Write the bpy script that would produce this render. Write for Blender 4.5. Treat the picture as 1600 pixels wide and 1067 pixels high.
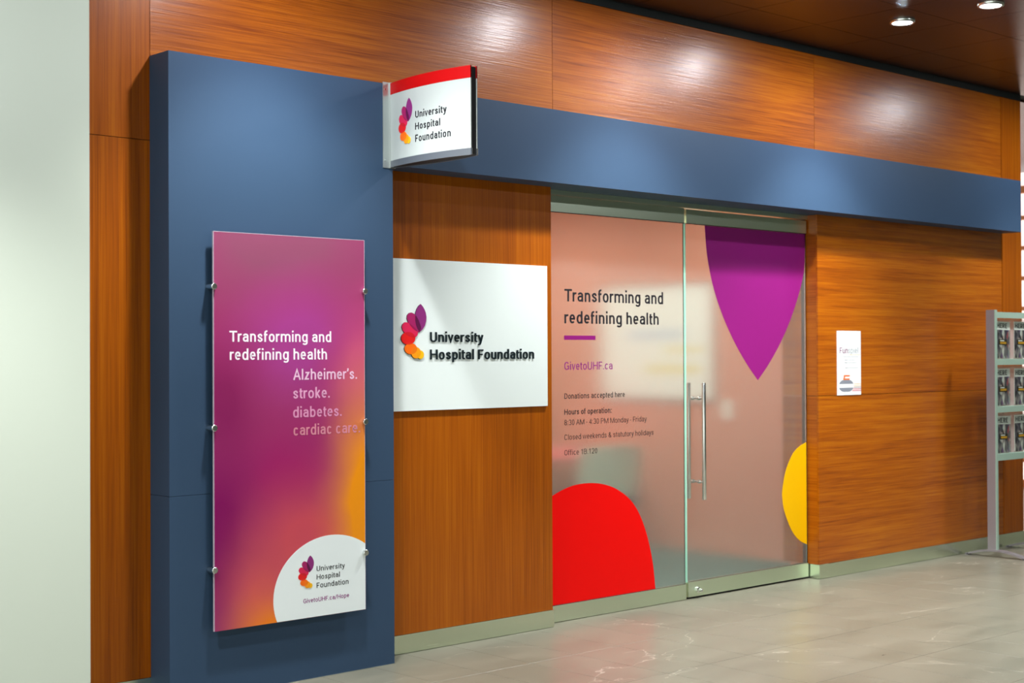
import bpy, bmesh, math, random
from mathutils import Vector, Matrix
random.seed(7)
sc = bpy.context.scene
for o in list(bpy.data.objects): bpy.data.objects.remove(o)

# ------------------------------------------------------------------ camera
D = 5.8597
YAW, PITCH, ROLL, FPX = 0.7462521, 0.00963675, -0.00475966, 2309.228
cd = bpy.data.cameras.new('camera'); cam = bpy.data.objects.new('camera', cd)
sc.collection.objects.link(cam); sc.camera = cam
cy, sy = math.cos(YAW), math.sin(YAW)
F = Vector((sy*math.cos(PITCH), cy*math.cos(PITCH), math.sin(PITCH)))
r0 = Vector((cy, -sy, 0)); u0 = r0.cross(F)
R = r0*math.cos(ROLL) + u0*math.sin(ROLL); U = -r0*math.sin(ROLL) + u0*math.cos(ROLL)
cam.matrix_world = Matrix(((R.x, U.x, -F.x, 0), (R.y, U.y, -F.y, -D), (R.z, U.z, -F.z, 1.5), (0, 0, 0, 1)))
cd.sensor_width = 36; cd.lens = FPX*36/1600; cd.clip_end = 200; cd.clip_start = 0.05
cd.dof.use_dof = True; cd.dof.focus_distance = 7.6; cd.dof.aperture_fstop = 2.8

# ------------------------------------------------------------------ world, exposure
W = bpy.data.worlds.new('world'); sc.world = W; W.use_nodes = True
bg = W.node_tree.nodes['Background']
bg.inputs[0].default_value = (0.93, 1.0, 0.93, 1); bg.inputs[1].default_value = 1.55
sc.view_settings.view_transform = 'Standard'; sc.view_settings.look = 'None'
sc.view_settings.exposure = 0.36; sc.view_settings.gamma = 1.0; sc.view_settings.use_curve_mapping = False
CZ = 3.545            # ceiling height
PP = -0.1635          # front plane of the blue portal
GY = 0.09             # glass front plane
# recessed lamps: x, y, power factor, where they are
LAMPS = [(3.70, -0.84, 1.0, 'recessed round downlight above the blue pillar'),
         (6.09, -0.84, 1.0, 'recessed round downlight above the left end of the blue beam'),
         (7.92, -0.84, 1.0, 'small round ceiling downlight, the one of two nearer the wood wall'),
         (7.92, -1.433, 1.0, 'brighter ceiling downlight cut by the top edge of the photo'),
         (10.60, -1.00, .6, 'recessed round downlight before the far end of the wood wall'),
         (1.60, -1.60, 1.4, 'recessed round downlight before the cream wall'),
         (3.7, -3.9, .6, 'recessed round downlight over the open lobby, first of its row'),  # this lobby row is unseen, added for general fill light
         (6.6, -3.9, .6, 'recessed round downlight over the open lobby, second of its row'),
         (9.6, -3.9, .4, 'recessed round downlight over the open lobby, third of its row')]
P_MAIN = 185.0

# ------------------------------------------------------------------ helpers
def link(o, parent=None):
    sc.collection.objects.link(o)
    if parent is not None: o.parent = parent
    return o
def tag(o, label=None, cat=None, group=None, kind=None):
    if label: o['label'] = label
    if cat: o['category'] = cat
    if group: o['group'] = group
    if kind: o['kind'] = kind
    return o
def empty(name, loc, **k):
    o = bpy.data.objects.new(name, None); o.empty_display_size = 0.1
    link(o); o.location = loc
    tag(o, **k)
    return o
def finish(name, bm, mat, parent=None, smooth=False, bevel=0, seg=2, angle=40):
    if bevel:
        es = [e for e in bm.edges if len(e.link_faces) == 2 and e.calc_face_angle(0) > math.radians(angle)]
        bmesh.ops.bevel(bm, geom=es, offset=bevel, segments=seg, affect='EDGES', profile=0.5)
    bmesh.ops.recalc_face_normals(bm, faces=bm.faces)
    me = bpy.data.meshes.new(name); bm.to_mesh(me); bm.free()
    if smooth:
        for p in me.polygons: p.use_smooth = True
        me.set_sharp_from_angle(angle=math.radians(35))
    for m in (mat if isinstance(mat, (list, tuple)) else [mat]): me.materials.append(m)
    o = bpy.data.objects.new(name, me); link(o)
    if parent is not None:
        o.parent = parent; o.matrix_parent_inverse = Matrix.Translation(-WL(parent))
    return o
def WL(p):
    v = Vector(p.location)
    while p.parent is not None: v += p.matrix_parent_inverse.translation; p = p.parent; v += Vector(p.location)
    return v
def bx(bm, x0, x1, y0, y1, z0, z1):
    v = [bm.verts.new((x, y, z)) for z in (z0, z1) for y in (y0, y1) for x in (x0, x1)]
    for f in ((0, 2, 3, 1), (4, 5, 7, 6), (0, 1, 5, 4), (2, 6, 7, 3), (0, 4, 6, 2), (1, 3, 7, 5)):
        bm.faces.new([v[i] for i in f])
def box(name, x0, x1, y0, y1, z0, z1, mat, parent=None, bevel=0, seg=2, **k):
    bm = bmesh.new(); bx(bm, x0, x1, y0, y1, z0, z1)
    return finish(name, bm, mat, parent, bevel=bevel, seg=seg, **k)
def prism(bm, pts, y0, y1):
    """polygon in x,z extruded between y0 and y1"""
    a = [bm.verts.new((x, y0, z)) for x, z in pts]; b = [bm.verts.new((x, y1, z)) for x, z in pts]
    bm.faces.new(a); bm.faces.new(b[::-1])
    n = len(pts)
    for i in range(n): bm.faces.new((a[i], a[(i+1) % n], b[(i+1) % n], b[i]))
def tube(bm, p, q, r, n=20, r2=None):
    p, q = Vector(p), Vector(q); d = q-p
    M = Matrix.Translation((p+q)/2) @ d.to_track_quat('Z', 'Y').to_matrix().to_4x4()
    bmesh.ops.create_cone(bm, cap_ends=True, segments=n, radius1=r, radius2=r if r2 is None else r2, depth=d.length, matrix=M)
def lathe(bm, prof, loc, n=32, axis='Z'):
    """prof: (radius, height) list, spun round the axis"""
    rings = []
    for r, h in prof:
        ring = []
        for i in range(n):
            a = 2*math.pi*i/n
            p = (r*math.cos(a), r*math.sin(a), h) if axis == 'Z' else (r*math.cos(a), h, r*math.sin(a))
            ring.append(bm.verts.new(Vector(p)+Vector(loc)))
        rings.append(ring)
    for a, b in zip(rings, rings[1:]):
        for i in range(n): bm.faces.new((a[i], a[(i+1) % n], b[(i+1) % n], b[i]))
    return rings

# ------------------------------------------------------------------ materials
def mat(name, col=(.8, .8, .8), rough=.5, metal=0.0, spec=.5, **k):
    m = bpy.data.materials.new(name); m.use_nodes = True
    b = m.node_tree.nodes['Principled BSDF']
    b.inputs['Base Color'].default_value = (*col, 1); b.inputs['Roughness'].default_value = rough
    b.inputs['Metallic'].default_value = metal; b.inputs['Specular IOR Level'].default_value = spec
    for kk, v in k.items():
        b.inputs[kk.replace('_', ' ')].default_value = v
    return m
def N(m, t, **k):
    n = m.node_tree.nodes.new(t)
    for a, v in k.items(): setattr(n, a, v)
    return n
def L(m, a, b): m.node_tree.links.new(a, b)
def ramp(m, fac, stops):
    r = N(m, 'ShaderNodeValToRGB'); e = r.color_ramp.elements
    while len(e) < len(stops): e.new(.5)
    for i, (p, c) in enumerate(stops): e[i].position = p; e[i].color = (*c, 1)
    L(m, fac, r.inputs[0]); return r
def mapping(m, src, scale, loc=(0, 0, 0)):
    mp = N(m, 'ShaderNodeMapping'); mp.inputs['Scale'].default_value = scale; mp.inputs['Location'].default_value = loc
    L(m, src, mp.inputs[0]); return mp
def wood(name, direction, dark, mid, light, rough=.3, coat=0.0, spec=.5):
    m = mat(name, mid, rough, spec=spec); b = m.node_tree.nodes['Principled BSDF']
    tc = N(m, 'ShaderNodeTexCoord'); oi = N(m, 'ShaderNodeObjectInfo')
    off = N(m, 'ShaderNodeVectorMath', operation='SCALE'); off.inputs[0].default_value = (31, 17, 23); L(m, oi.outputs['Random'], off.inputs['Scale'])
    ad = N(m, 'ShaderNodeVectorMath', operation='ADD'); L(m, tc.outputs['Object'], ad.inputs[0]); L(m, off.outputs[0], ad.inputs[1])
    s = {'H': (0.55, 1.0, 34.0), 'V': (34.0, 1.0, 0.3), 'C': (1.0, 26.0, 1.0)}[direction]
    s2 = {'H': (3.2, 1.0, 150.0), 'V': (150.0, 1.0, 2.2), 'C': (3, 190, 1)}[direction]
    n1 = N(m, 'ShaderNodeTexNoise'); n1.inputs['Scale'].default_value = 1.0; n1.inputs['Detail'].default_value = 5; n1.inputs['Roughness'].default_value = .6; n1.inputs['Distortion'].default_value = .12
    L(m, mapping(m, ad.outputs[0], s).outputs[0], n1.inputs['Vector'])
    n2 = N(m, 'ShaderNodeTexNoise'); n2.inputs['Scale'].default_value = 1.0; n2.inputs['Detail'].default_value = 3
    L(m, mapping(m, ad.outputs[0], s2).outputs[0], n2.inputs['Vector'])
    n3 = N(m, 'ShaderNodeTexNoise'); n3.inputs['Scale'].default_value = .9; n3.inputs['Detail'].default_value = 2
    L(m, mapping(m, ad.outputs[0], {'H': (1, 1, 3.2), 'V': (3.2, 1, .6), 'C': (1, 3, 1)}[direction]).outputs[0], n3.inputs['Vector'])
    def madd(a, k, c):
        q = N(m, 'ShaderNodeMath', operation='MULTIPLY_ADD'); L(m, a, q.inputs[0]); q.inputs[1].default_value = k
        if isinstance(c, float): q.inputs[2].default_value = c
        else: L(m, c, q.inputs[2])
        return q.outputs[0]
    v = madd(n1.outputs[0], .55, madd(n2.outputs[0], .62, madd(n3.outputs[0], .38, -.275)))
    r = ramp(m, v, [(.25, dark), (.5, mid), (.78, light)])
    L(m, r.outputs[0], b.inputs['Base Color'])
    bp = N(m, 'ShaderNodeBump'); bp.inputs['Strength'].default_value = .4; bp.inputs['Distance'].default_value = .002
    L(m, n2.outputs[0], bp.inputs['Height']); L(m, bp.outputs[0], b.inputs['Normal']); L(m, bp.outputs[0], b.inputs['Coat Normal'])
    b.inputs['Coat Weight'].default_value = coat; b.inputs['Coat Roughness'].default_value = .25
    return m
def s2l(r, g, b):
    f = lambda c: (c/255/12.92) if c/255 <= .04045 else ((c/255+.055)/1.055)**2.4
    return (f(r), f(g), f(b))

M = {}
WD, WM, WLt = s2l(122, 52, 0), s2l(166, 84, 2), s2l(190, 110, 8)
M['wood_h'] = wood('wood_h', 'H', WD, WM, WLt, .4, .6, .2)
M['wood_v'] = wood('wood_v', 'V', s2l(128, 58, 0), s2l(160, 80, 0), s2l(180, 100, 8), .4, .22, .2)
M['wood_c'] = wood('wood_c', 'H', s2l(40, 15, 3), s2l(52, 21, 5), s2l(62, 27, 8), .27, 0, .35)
M['gap'] = mat('gap', s2l(20, 16, 14), .8)
M['reveal'] = mat('reveal', s2l(14, 22, 24), .7)
M['blue'] = mat('blue', s2l(52, 74, 100), .5, spec=.25)
M['cream'] = mat('cream', s2l(212, 221, 208), .7, spec=.2)
M['white_paint'] = mat('white_paint', s2l(225, 226, 220), .7)
def brushed(name, col, rough, bump=.03, streak=(2, 2, 260)):
    m = mat(name, col, rough, 1.0); b = m.node_tree.nodes['Principled BSDF']
    tc = N(m, 'ShaderNodeTexCoord'); n = N(m, 'ShaderNodeTexNoise'); n.inputs['Scale'].default_value = 1; n.inputs['Detail'].default_value = 4
    L(m, mapping(m, tc.outputs['Object'], streak).outputs[0], n.inputs['Vector'])
    mr = N(m, 'ShaderNodeMapRange'); mr.inputs['To Min'].default_value = rough*.9; mr.inputs['To Max'].default_value = rough*1.12
    L(m, n.outputs[0], mr.inputs['Value']); L(m, mr.outputs[0], b.inputs['Roughness'])
    return m
M['steel'] = brushed('steel', s2l(232, 243, 220), .26)
M['steel_rail'] = brushed('steel_rail', s2l(230, 243, 218), .36)
M['alu'] = mat('alu', s2l(196, 202, 200), .38, .85)
M['alu_dark'] = mat('alu_dark', s2l(128, 134, 142), .42, .6)
M['chrome'] = mat('chrome', s2l(225, 228, 226), .22, 1.0)
M['black'] = mat('black', s2l(18, 20, 24), .35)
M['black_gap'] = mat('black_gap', s2l(10, 10, 12), .6)
M['ink'] = mat('ink', s2l(26, 24, 32), .5)
M['letter_black'] = mat('letter_black', s2l(22, 34, 40), .25)
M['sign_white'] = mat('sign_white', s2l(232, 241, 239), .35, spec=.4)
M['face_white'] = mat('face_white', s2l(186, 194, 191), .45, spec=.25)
M['panel_white'] = mat('panel_white', s2l(238, 246, 247), .3)
M['sign_red'] = mat('sign_red', s2l(186, 4, 8), .5, spec=.2)
M['vinyl_red'] = mat('vinyl_red', s2l(236, 4, 2), .5, spec=.12)
M['vinyl_purple'] = mat('vinyl_purple', s2l(138, 24, 114), .5, spec=.2)
M['vinyl_yellow'] = mat('vinyl_yellow', s2l(238, 180, 0), .5, spec=.15)
M['purple_ink'] = mat('purple_ink', s2l(140, 30, 125), .5)
M['white_ink'] = mat('white_ink', s2l(250, 240, 250), .4)
M['ink_p1'] = mat('ink_p1', s2l(238, 196, 224), .4)
M['ink_p2'] = mat('ink_p2', s2l(228, 164, 202), .4)
M['ink_p3'] = mat('ink_p3', s2l(222, 148, 188), .4)
M['ink_p4'] = mat('ink_p4', s2l(216, 136, 156), .4)
PET = [s2l(140, 44, 120), s2l(166, 30, 98), s2l(218, 34, 84), s2l(226, 24, 26), s2l(250, 110, 10), s2l(252, 158, 14), s2l(250, 190, 20)]
OVL = [s2l(92, 14, 66), s2l(150, 20, 78), s2l(206, 20, 40), s2l(228, 60, 12), s2l(240, 120, 8), s2l(246, 160, 10)]
for i, c in enumerate(PET): M['petal%d' % i] = mat('petal%d' % i, c, .35)
for i, c in enumerate(OVL): M['overlap%d' % i] = mat('overlap%d' % i, c, .35)

# frosted tinted glass pane (a real slab that refracts and scatters a little)
gm = mat('glass_pane', (0.90, 0.95, 0.91), .14, spec=.5); gb = gm.node_tree.nodes['Principled BSDF']
gb.inputs['Transmission Weight'].default_value = .94; gb.inputs['IOR'].default_value = 1.45
M['glass'] = gm
M['glass_edge'] = mat('glass_edge', s2l(176, 228, 208), .25)
am = mat('acrylic', (0.80, 0.72, 0.72), .15); am.node_tree.nodes['Principled BSDF'].inputs['Alpha'].default_value = .35
M['acrylic'] = am
M['shelf_green'] = mat('shelf_green', s2l(176, 204, 188), .3, .2)
M['emit'] = mat('emit', (1, 1, 1), .5); _b = M['emit'].node_tree.nodes['Principled BSDF']
_b.inputs['Emission Color'].default_value = (.93, .95, 1, 1); _b.inputs['Emission Strength'].default_value = 760
# floor tiles
def tile_mat(name, c1, c2, rough):
    m = mat(name, c1, rough, spec=.5); b = m.node_tree.nodes['Principled BSDF']
    geo = N(m, 'ShaderNodeNewGeometry')
    n = N(m, 'ShaderNodeTexNoise'); n.inputs['Scale'].default_value = 1; n.inputs['Detail'].default_value = 6; n.inputs['Distortion'].default_value = .6
    L(m, mapping(m, geo.outputs['Position'], (2.2, 5.5, 1)).outputs[0], n.inputs['Vector'])
    r = ramp(m, n.outputs[0], [(.3, c1), (.7, c2)])
    # thin pale veins: the zero line of a warped noise, broken up by another
    v = N(m, 'ShaderNodeTexNoise'); v.inputs['Scale'].default_value = 1; v.inputs['Detail'].default_value = 5; v.inputs['Distortion'].default_value = .5; v.inputs['Roughness'].default_value = .55
    L(m, mapping(m, geo.outputs['Position'], (.62, 1.05, 1), (4.2, 1.3, 0)).outputs[0], v.inputs['Vector'])
    s = N(m, 'ShaderNodeMath', operation='SUBTRACT'); L(m, v.outputs[0], s.inputs[0]); s.inputs[1].default_value = .5
    a = N(m, 'ShaderNodeMath', operation='ABSOLUTE'); L(m, s.outputs[0], a.inputs[0])
    line = ramp(m, a.outputs[0], [(0.0, (1, 1, 1)), (.0022, (0, 0, 0))])
    w = N(m, 'ShaderNodeTexNoise'); w.inputs['Scale'].default_value = 2.1; w.inputs['Detail'].default_value = 3
    L(m, geo.outputs['Position'], w.inputs['Vector'])
    brk = ramp(m, w.outputs[0], [(.47, (0, 0, 0)), (.56, (1, 1, 1))])
    k = N(m, 'ShaderNodeMath', operation='MULTIPLY'); L(m, line.outputs[0], k.inputs[0]); L(m, brk.outputs[0], k.inputs[1])
    k2 = N(m, 'ShaderNodeMath', operation='MULTIPLY'); L(m, k.outputs[0], k2.inputs[0]); k2.inputs[1].default_value = .5
    mx = N(m, 'ShaderNodeMix', data_type='RGBA'); L(m, k2.outputs[0], mx.inputs[0]); L(m, r.outputs[0], mx.inputs[6]); mx.inputs[7].default_value = (*s2l(214, 208, 192), 1)
    L(m, mx.outputs[2], b.inputs['Base Color'])
    mr = N(m, 'ShaderNodeMapRange'); mr.inputs['To Min'].default_value = rough*.8; mr.inputs['To Max'].default_value = rough*1.25
    L(m, n.outputs[0], mr.inputs['Value']); L(m, mr.outputs[0], b.inputs['Roughness'])
    return m
M['tile'] = tile_mat('tile', s2l(116, 115, 101), s2l(130, 127, 112), .3)
M['grout'] = mat('grout', s2l(108, 104, 92), .8)

# ------------------------------------------------------------------ text
# A plain condensed grotesque drawn stroke by stroke (cap height 1): every glyph is a list of centre lines.
XH, ASC, DESC = .745, 1.045, -.285
ADV = dict(a=1114, b=1149, c=1072, d=1155, e=1085, f=711, g=1149, h=1128, i=497, k=1038, l=497, m=1795, n=1130, o=1168, p=1149, r=720, s=1057, t=669,
           u=1129, v=992, w=1536, y=969, z=1015, A=1336, B=1275, C=1333, D=1343, E=1164, F=1132, G=1395, H=1460, M=1788, O=1408, P=1292, R=1261, T=1222, U=1328)
for _c in '0123456789': ADV[_c] = 1150
ADV.update({' ': 507, '.': 480, ':': 470, '-': 620, '&': 1300, '/': 844, '\u2019': 380})
TIGHT = 'vwyAT/'
def sarc(cx, cy, rx, ry, a0, a1, n=None, e=2.3):
    n = n or max(4, int(abs(a1-a0)/11)); out = []
    for i in range(n+1):
        a = math.radians(a0+(a1-a0)*i/n); c, s_ = math.cos(a), math.sin(a)
        out.append((cx+rx*math.copysign(abs(c)**(2/e), c), cy+ry*math.copysign(abs(s_)**(2/e), s_)))
    return out
def spl(pts, n=6):
    out = []; k = len(pts)
    for i in range(k-1):
        p0, p1, p2, p3 = Vector(pts[max(i-1, 0)]), Vector(pts[i]), Vector(pts[i+1]), Vector(pts[min(i+2, k-1)])
        for j in range(n):
            t = j/n; out.append(tuple(.5*((2*p1)+(p2-p0)*t+(2*p0-5*p1+4*p2-p3)*t*t+(3*p1-p0-3*p2+p3)*t**3)))
    return out+[tuple(pts[-1])]
def glyph(c, hx, hy):
    adv = ADV[c]/1456; sb = .02 if c in TIGHT else (.05 if c in 'ftr' else .085)
    W_ = adv-2*sb; l, r = hx, W_-hx; m = W_/2; X = XH; rx = m-hx; S = []
    if c == 'o': S = [sarc(m, X/2, rx, X/2-hy+.012, 0, 360)]
    elif c in 'bpdg':
        S = [sarc(m, X/2, rx, X/2-hy+.012, 0, 360)]
        if c == 'b': S.append([(l, 0), (l, ASC)])
        if c == 'p': S.append([(l, DESC), (l, X)])
        if c == 'd': S.append([(r, 0), (r, ASC)])
        if c == 'g': S.append([(r, X), (r, -.03)]+sarc(m, -.03, rx, -DESC-.03-hy, 0, -150)[1:])
    elif c in 'nh': S = [[(l, 0), (l, X if c == 'n' else ASC)], sarc(m, X-.29, rx, .29-hy+.012, 180, 0)+[(r, 0)]]
    elif c == 'm':
        q = (r-l)/4
        S = [[(l, 0), (l, X)], sarc(l+q, X-.27, q, .27-hy+.012, 180, 0)+[(l+2*q, 0)], sarc(l+3*q, X-.27, q, .27-hy+.012, 180, 0)+[(r, 0)]]
    elif c == 'u': S = [[(r, 0), (r, X)], [(l, X)]+sarc(m, .27, rx, .27-hy+.012, 180, 360)]
    elif c == 'r': S = [[(l, 0), (l, X)], sarc(l+.26, X-.30, .26, .30-hy+.005, 180, 80)]
    elif c == 'e': S = [[(l, X*.52), (r, X*.52)]+sarc(m, X/2+.01, rx, X/2-hy+.005, 5, 318)[0:]]
    elif c == 'c': S = [sarc(m, X/2, rx, X/2-hy+.012, 38, 322)]
    elif c == 'a':
        S = [sarc(m, X-.24, rx-.005, .24-hy+.012, 165, 0)+[(r, 0)],
             [(r, X*.585), (m+.02, X*.585)]+sarc(m-.005, X*.29, rx, X*.295-hy*.0, 100, 270)[1:]+[(m+.10, hy+.02), (r, .19)]]
        S[1] = [(r, X*.58), (m+.04, X*.58)]+sarc(m, (X*.58+hy)/2, rx, (X*.58-hy)/2, 90, 270)[1:]+[(m+rx*.55, hy+.05), (r, .20)]
    elif c == 's': S = [spl([(r-.01, X-.235), (m+rx*.55, X-hy-.025), (m, X-hy+.01), (m-rx*.72, X-hy-.055), (l+.02, X-.215), (m-rx*.45, X*.565), (m+rx*.45, X*.445), (r-.005, .205), (m+rx*.68, hy+.045), (m, hy-.01), (m-rx*.62, hy+.035), (l, .225)])]
    elif c == 't': S = [[(m-.03, X+.185), (m-.03, .19)]+sarc(m+.12, .19, .15, .19-hy+.01, 180, 285)[1:], [(hx*.1, X-hy), (W_, X-hy)]]
    elif c == 'f': S = [[(m-.06, 0), (m-.06, .82)]+sarc(m+.12, .82, .18, ASC-.82-hy+.02, 180, 75)[1:], [(0, X-hy), (W_-.02, X-hy)]]
    elif c == 'i': S = [[(m, 0), (m, X)], [(m, X+.155), (m, X+.155+2*hy*1.15)]]
    elif c == 'l': S = [[(m, 0), (m, ASC)]]
    elif c == 'k': S = [[(l, 0), (l, ASC)], [(r+.01, X), (l+.02, X*.40)], [(l+.13, X*.52), (r+.03, 0)]]
    elif c == 'v': S = [[(l, X), (m, .03), (r, X)]]
    elif c == 'w': S = [[(l, X), (W_*.28, .04), (m, X), (W_*.72, .04), (r, X)]]
    elif c == 'y': S = [[(l, X), (m+.01, .06)], [(r, X), (m-.02, -.10)]+[(m-.09, -.225), (m-.19, -.245), (m-.27, -.235)]]
    elif c == 'z': S = [[(l, X-hy), (r, X-hy), (l, hy), (r+hx*.5, hy)]]
    elif c == 'A': S = [[(l, 0), (m, 1-.03), (r, 0)], [(l+rx*.34, .33), (r-rx*.34, .33)]]
    elif c in 'BDPR':
        S = [[(l, 0), (l, 1)]]
        if c == 'D': S.append([(l, 1-hy), (m*.8, 1-hy)]+sarc(m*.8, .5, r-m*.8, .5-hy, 90, -90)[1:]+[(l, hy)])
        else:
            yb = .47 if c != 'B' else .53
            S.append([(l, 1-hy), (m, 1-hy)]+sarc(m, (1-hy+yb)/2, r-m-(.02 if c == 'B' else 0), (1-hy-yb)/2, 90, -90)[1:]+[(l, yb)])
        if c == 'B': S.append([(m, .53)]+sarc(m, (.53+hy)/2, r-m, (.53-hy)/2, 90, -90)[1:]+[(l, hy)])
        if c == 'R': S.append([(m*.95, .47), (r+.02, 0)])
    elif c == 'C': S = [sarc(m, .5, rx, .5-hy+.01, 35, 325)]
    elif c == 'G': S = [sarc(m, .5, rx, .5-hy+.01, 35, 322)+[(r, .16), (r, .47), (m+.04, .47)]]
    elif c == 'O': S = [sarc(m, .5, rx, .5-hy+.01, 0, 360)]
    elif c == 'E': S = [[(l, 0), (l, 1)], [(l, 1-hy), (r+hx, 1-hy)], [(l, .52), (r, .52)], [(l, hy), (r+hx, hy)]]
    elif c == 'F': S = [[(l, 0), (l, 1)], [(l, 1-hy), (r+hx, 1-hy)], [(l, .49), (r, .49)]]
    elif c == 'H': S = [[(l, 0), (l, 1)], [(r, 0), (r, 1)], [(l, .52), (r, .52)]]
    elif c == 'M': S = [[(l, 0), (l, 1)], [(l, .99), (m, .05), (r, .99)], [(r, 0), (r, 1)]]
    elif c == 'T': S = [[(0, 1-hy), (W_, 1-hy)], [(m, 0), (m, 1)]]
    elif c == 'U': S = [[(l, 1)]+sarc(m, .33, rx, .33-hy+.01, 180, 360)+[(r, 1)]]
    elif c == '0': S = [sarc(m, .5, rx*.93, .5-hy+.01, 0, 360)]
    elif c == '1': S = [[(m+.06, 0), (m+.06, .98)], [(m+.06, .95), (l+.07, .79)]]
    elif c == '2': S = [sarc(m, .70, rx, .30-hy+.01, 170, -25)+[(l+.02, hy), (r+hx, hy)]]
    elif c == '3': S = [sarc(m, .745, rx*.93, .255-hy+.01, 160, -85), sarc(m, .275, rx, .275-hy+.01, 85, -160)]
    elif c == '4': S = [[(m+.16, 0), (m+.16, .97), (l, .29), (r+hx, .29)]]
    elif c == '8': S = [sarc(m, .745, rx*.9, .255-hy+.01, 0, 360), sarc(m, .275, rx, .275-hy+.01, 0, 360)]
    elif c == '.': S = [[(m, 0), (m, 2*hy*1.15)]]
    elif c == ':': S = [[(m, 0), (m, 2*hy*1.15)], [(m, X-2*hy*1.15), (m, X)]]
    elif c == '-': S = [[(0, .40), (W_, .40)]]
    elif c == '/': S = [[(l, -.09), (r, 1)]]
    elif c == '\u2019': S = [[(m+.02, ASC), (m+.02, .88), (m-.05, .74)]]
    elif c == '&': S = [spl([(r+hx, .0), (m*.62, .60), (m*.55, .80), (m*.9, 1-hy), (m*1.22, .80), (m*.95, .60), (l+.03, .36), (l+.04, .16), (m*.85, hy), (m*1.4, .12), (r-.06, .45)])]
    return adv, sb, S
def stroke(bm, P, hx, hy, ox, d):
    closed = (Vector(P[0])-Vector(P[-1])).length < 1e-6
    if closed: P = P[:-1]
    n = len(P); A = []; B = []
    for i in range(n):
        p = Vector(P[i]); a = Vector(P[i-1]) if (i or closed) else None; b = Vector(P[(i+1) % n]) if (i < n-1 or closed) else None
        da = (p-a).normalized() if a is not None else (b-p).normalized(); db = (b-p).normalized() if b is not None else da
        na = Vector((-da.y, da.x)); nb = Vector((-db.y, db.x)); q = na+nb
        if q.length < .2: q = na
        q = q.normalized(); k = min(2.2, 1/max(.3, q.dot(na)))
        o = Vector((q.x*hx, q.y*hy))*k
        A.append((p.x+o.x+ox, p.y+o.y)); B.append((p.x-o.x+ox, p.y-o.y))
    m = n if closed else n-1
    fa = [bm.verts.new((x, y, d)) for x, y in A]; fb = [bm.verts.new((x, y, d)) for x, y in B]
    ba = [bm.verts.new((x, y, 0)) for x, y in A]; bb_ = [bm.verts.new((x, y, 0)) for x, y in B]
    for i in range(m):
        j = (i+1) % n
        bm.faces.new((fa[i], fb[i], fb[j], fa[j])); bm.faces.new((fa[i], fa[j], ba[j], ba[i])); bm.faces.new((fb[j], fb[i], bb_[i], bb_[j]))
    if not closed:
        bm.faces.new((fa[0], ba[0], bb_[0], fb[0])); bm.faces.new((fa[-1], fb[-1], bb_[-1], ba[-1]))
def text(name, body, X0, X1, zb, zt, y, mt, parent, bold=0.0, depth=.0006, warp=None, label=None):
    """bold: half width of the upright strokes relative to the cap height"""
    hx = .064+bold; hy = hx*.84
    bm = bmesh.new(); ox = 0; lo = None
    for c in body:
        adv, sb, S = glyph(c, hx, hy)
        if lo is None: lo = sb
        for i_, P in enumerate(S): stroke(bm, P, hx, hy, ox+sb, 1.0+.09*i_)
        ox += adv; hi = ox-sb
    sx, sz = (X1-X0)/(hi-lo), zt-zb
    for v in bm.verts:
        p = Vector((X0+(v.co.x-lo)*sx, y-v.co.z*depth, zb+v.co.y*sz))
        v.co = warp(p) if warp else p
    if sx < 0: pass
    me = bpy.data.meshes.new(name); bm.to_mesh(me); bm.free(); me.materials.append(mt)
    o = bpy.data.objects.new(name, me); link(o); o.parent = parent; o.matrix_parent_inverse = Matrix.Translation(-WL(parent))
    if label: o['label'] = label
    return o

# ------------------------------------------------------------------ the petal logo
def smooth_poly(pts, n=4):
    out = []; k = len(pts)
    for i in range(k):
        p0, p1, p2, p3 = (Vector(pts[(i+j-1) % k]) for j in range(4))
        for s in range(n):
            t = s/n
            out.append(.5*((2*p1)+(p2-p0)*t+(2*p0-5*p1+4*p2-p3)*t*t+(3*p1-p0-3*p2+p3)*t**3))
    return [tuple(p) for p in out]
def lens(a, b, w1, w2, n=12):
    """pointed leaf between tips a and b, bulging w1 to one side and w2 to the other"""
    a, b = Vector(a), Vector(b); d = (b-a); nn = Vector((-d.y, d.x)).normalized(); pts = []
    for i in range(n+1): t = i/n; pts.append(a+d*t+nn*w1*math.sin(math.pi*t)**.9)
    for i in range(n-1, 0, -1): t = i/n; pts.append(a+d*t-nn*w2*math.sin(math.pi*t)**.9)
    return [tuple(p) for p in pts]
def ell(cx, cz, rx, rz, n=28, rot=0):
    return [(cx+rx*math.cos(t)*math.cos(rot)-rz*math.sin(t)*math.sin(rot), cz+rx*math.cos(t)*math.sin(rot)+rz*math.sin(t)*math.cos(rot)) for t in (2*math.pi*i/n for i in range(n))]
def drop(base, tip, r, n=24):
    """round at base, pointed at tip"""
    b, t = Vector(base), Vector(tip); d = t-b; Lg = d.length; ax = d/Lg; pr = Vector((-ax.y, ax.x)); pts = []
    for i in range(n):
        a = 2*math.pi*i/n; c = math.cos(a); s = math.sin(a)
        u = (c if c < 0 else c**1.0*Lg/r)
        w = s*(1 if c < 0 else (1-(c**1.6))*1.0 + .0)
        pts.append(tuple(b+ax*(u*r)+pr*(s*r if c < 0 else math.copysign(r*math.sqrt(max(0, 1-c**1.35)), s))))
    return pts
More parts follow.
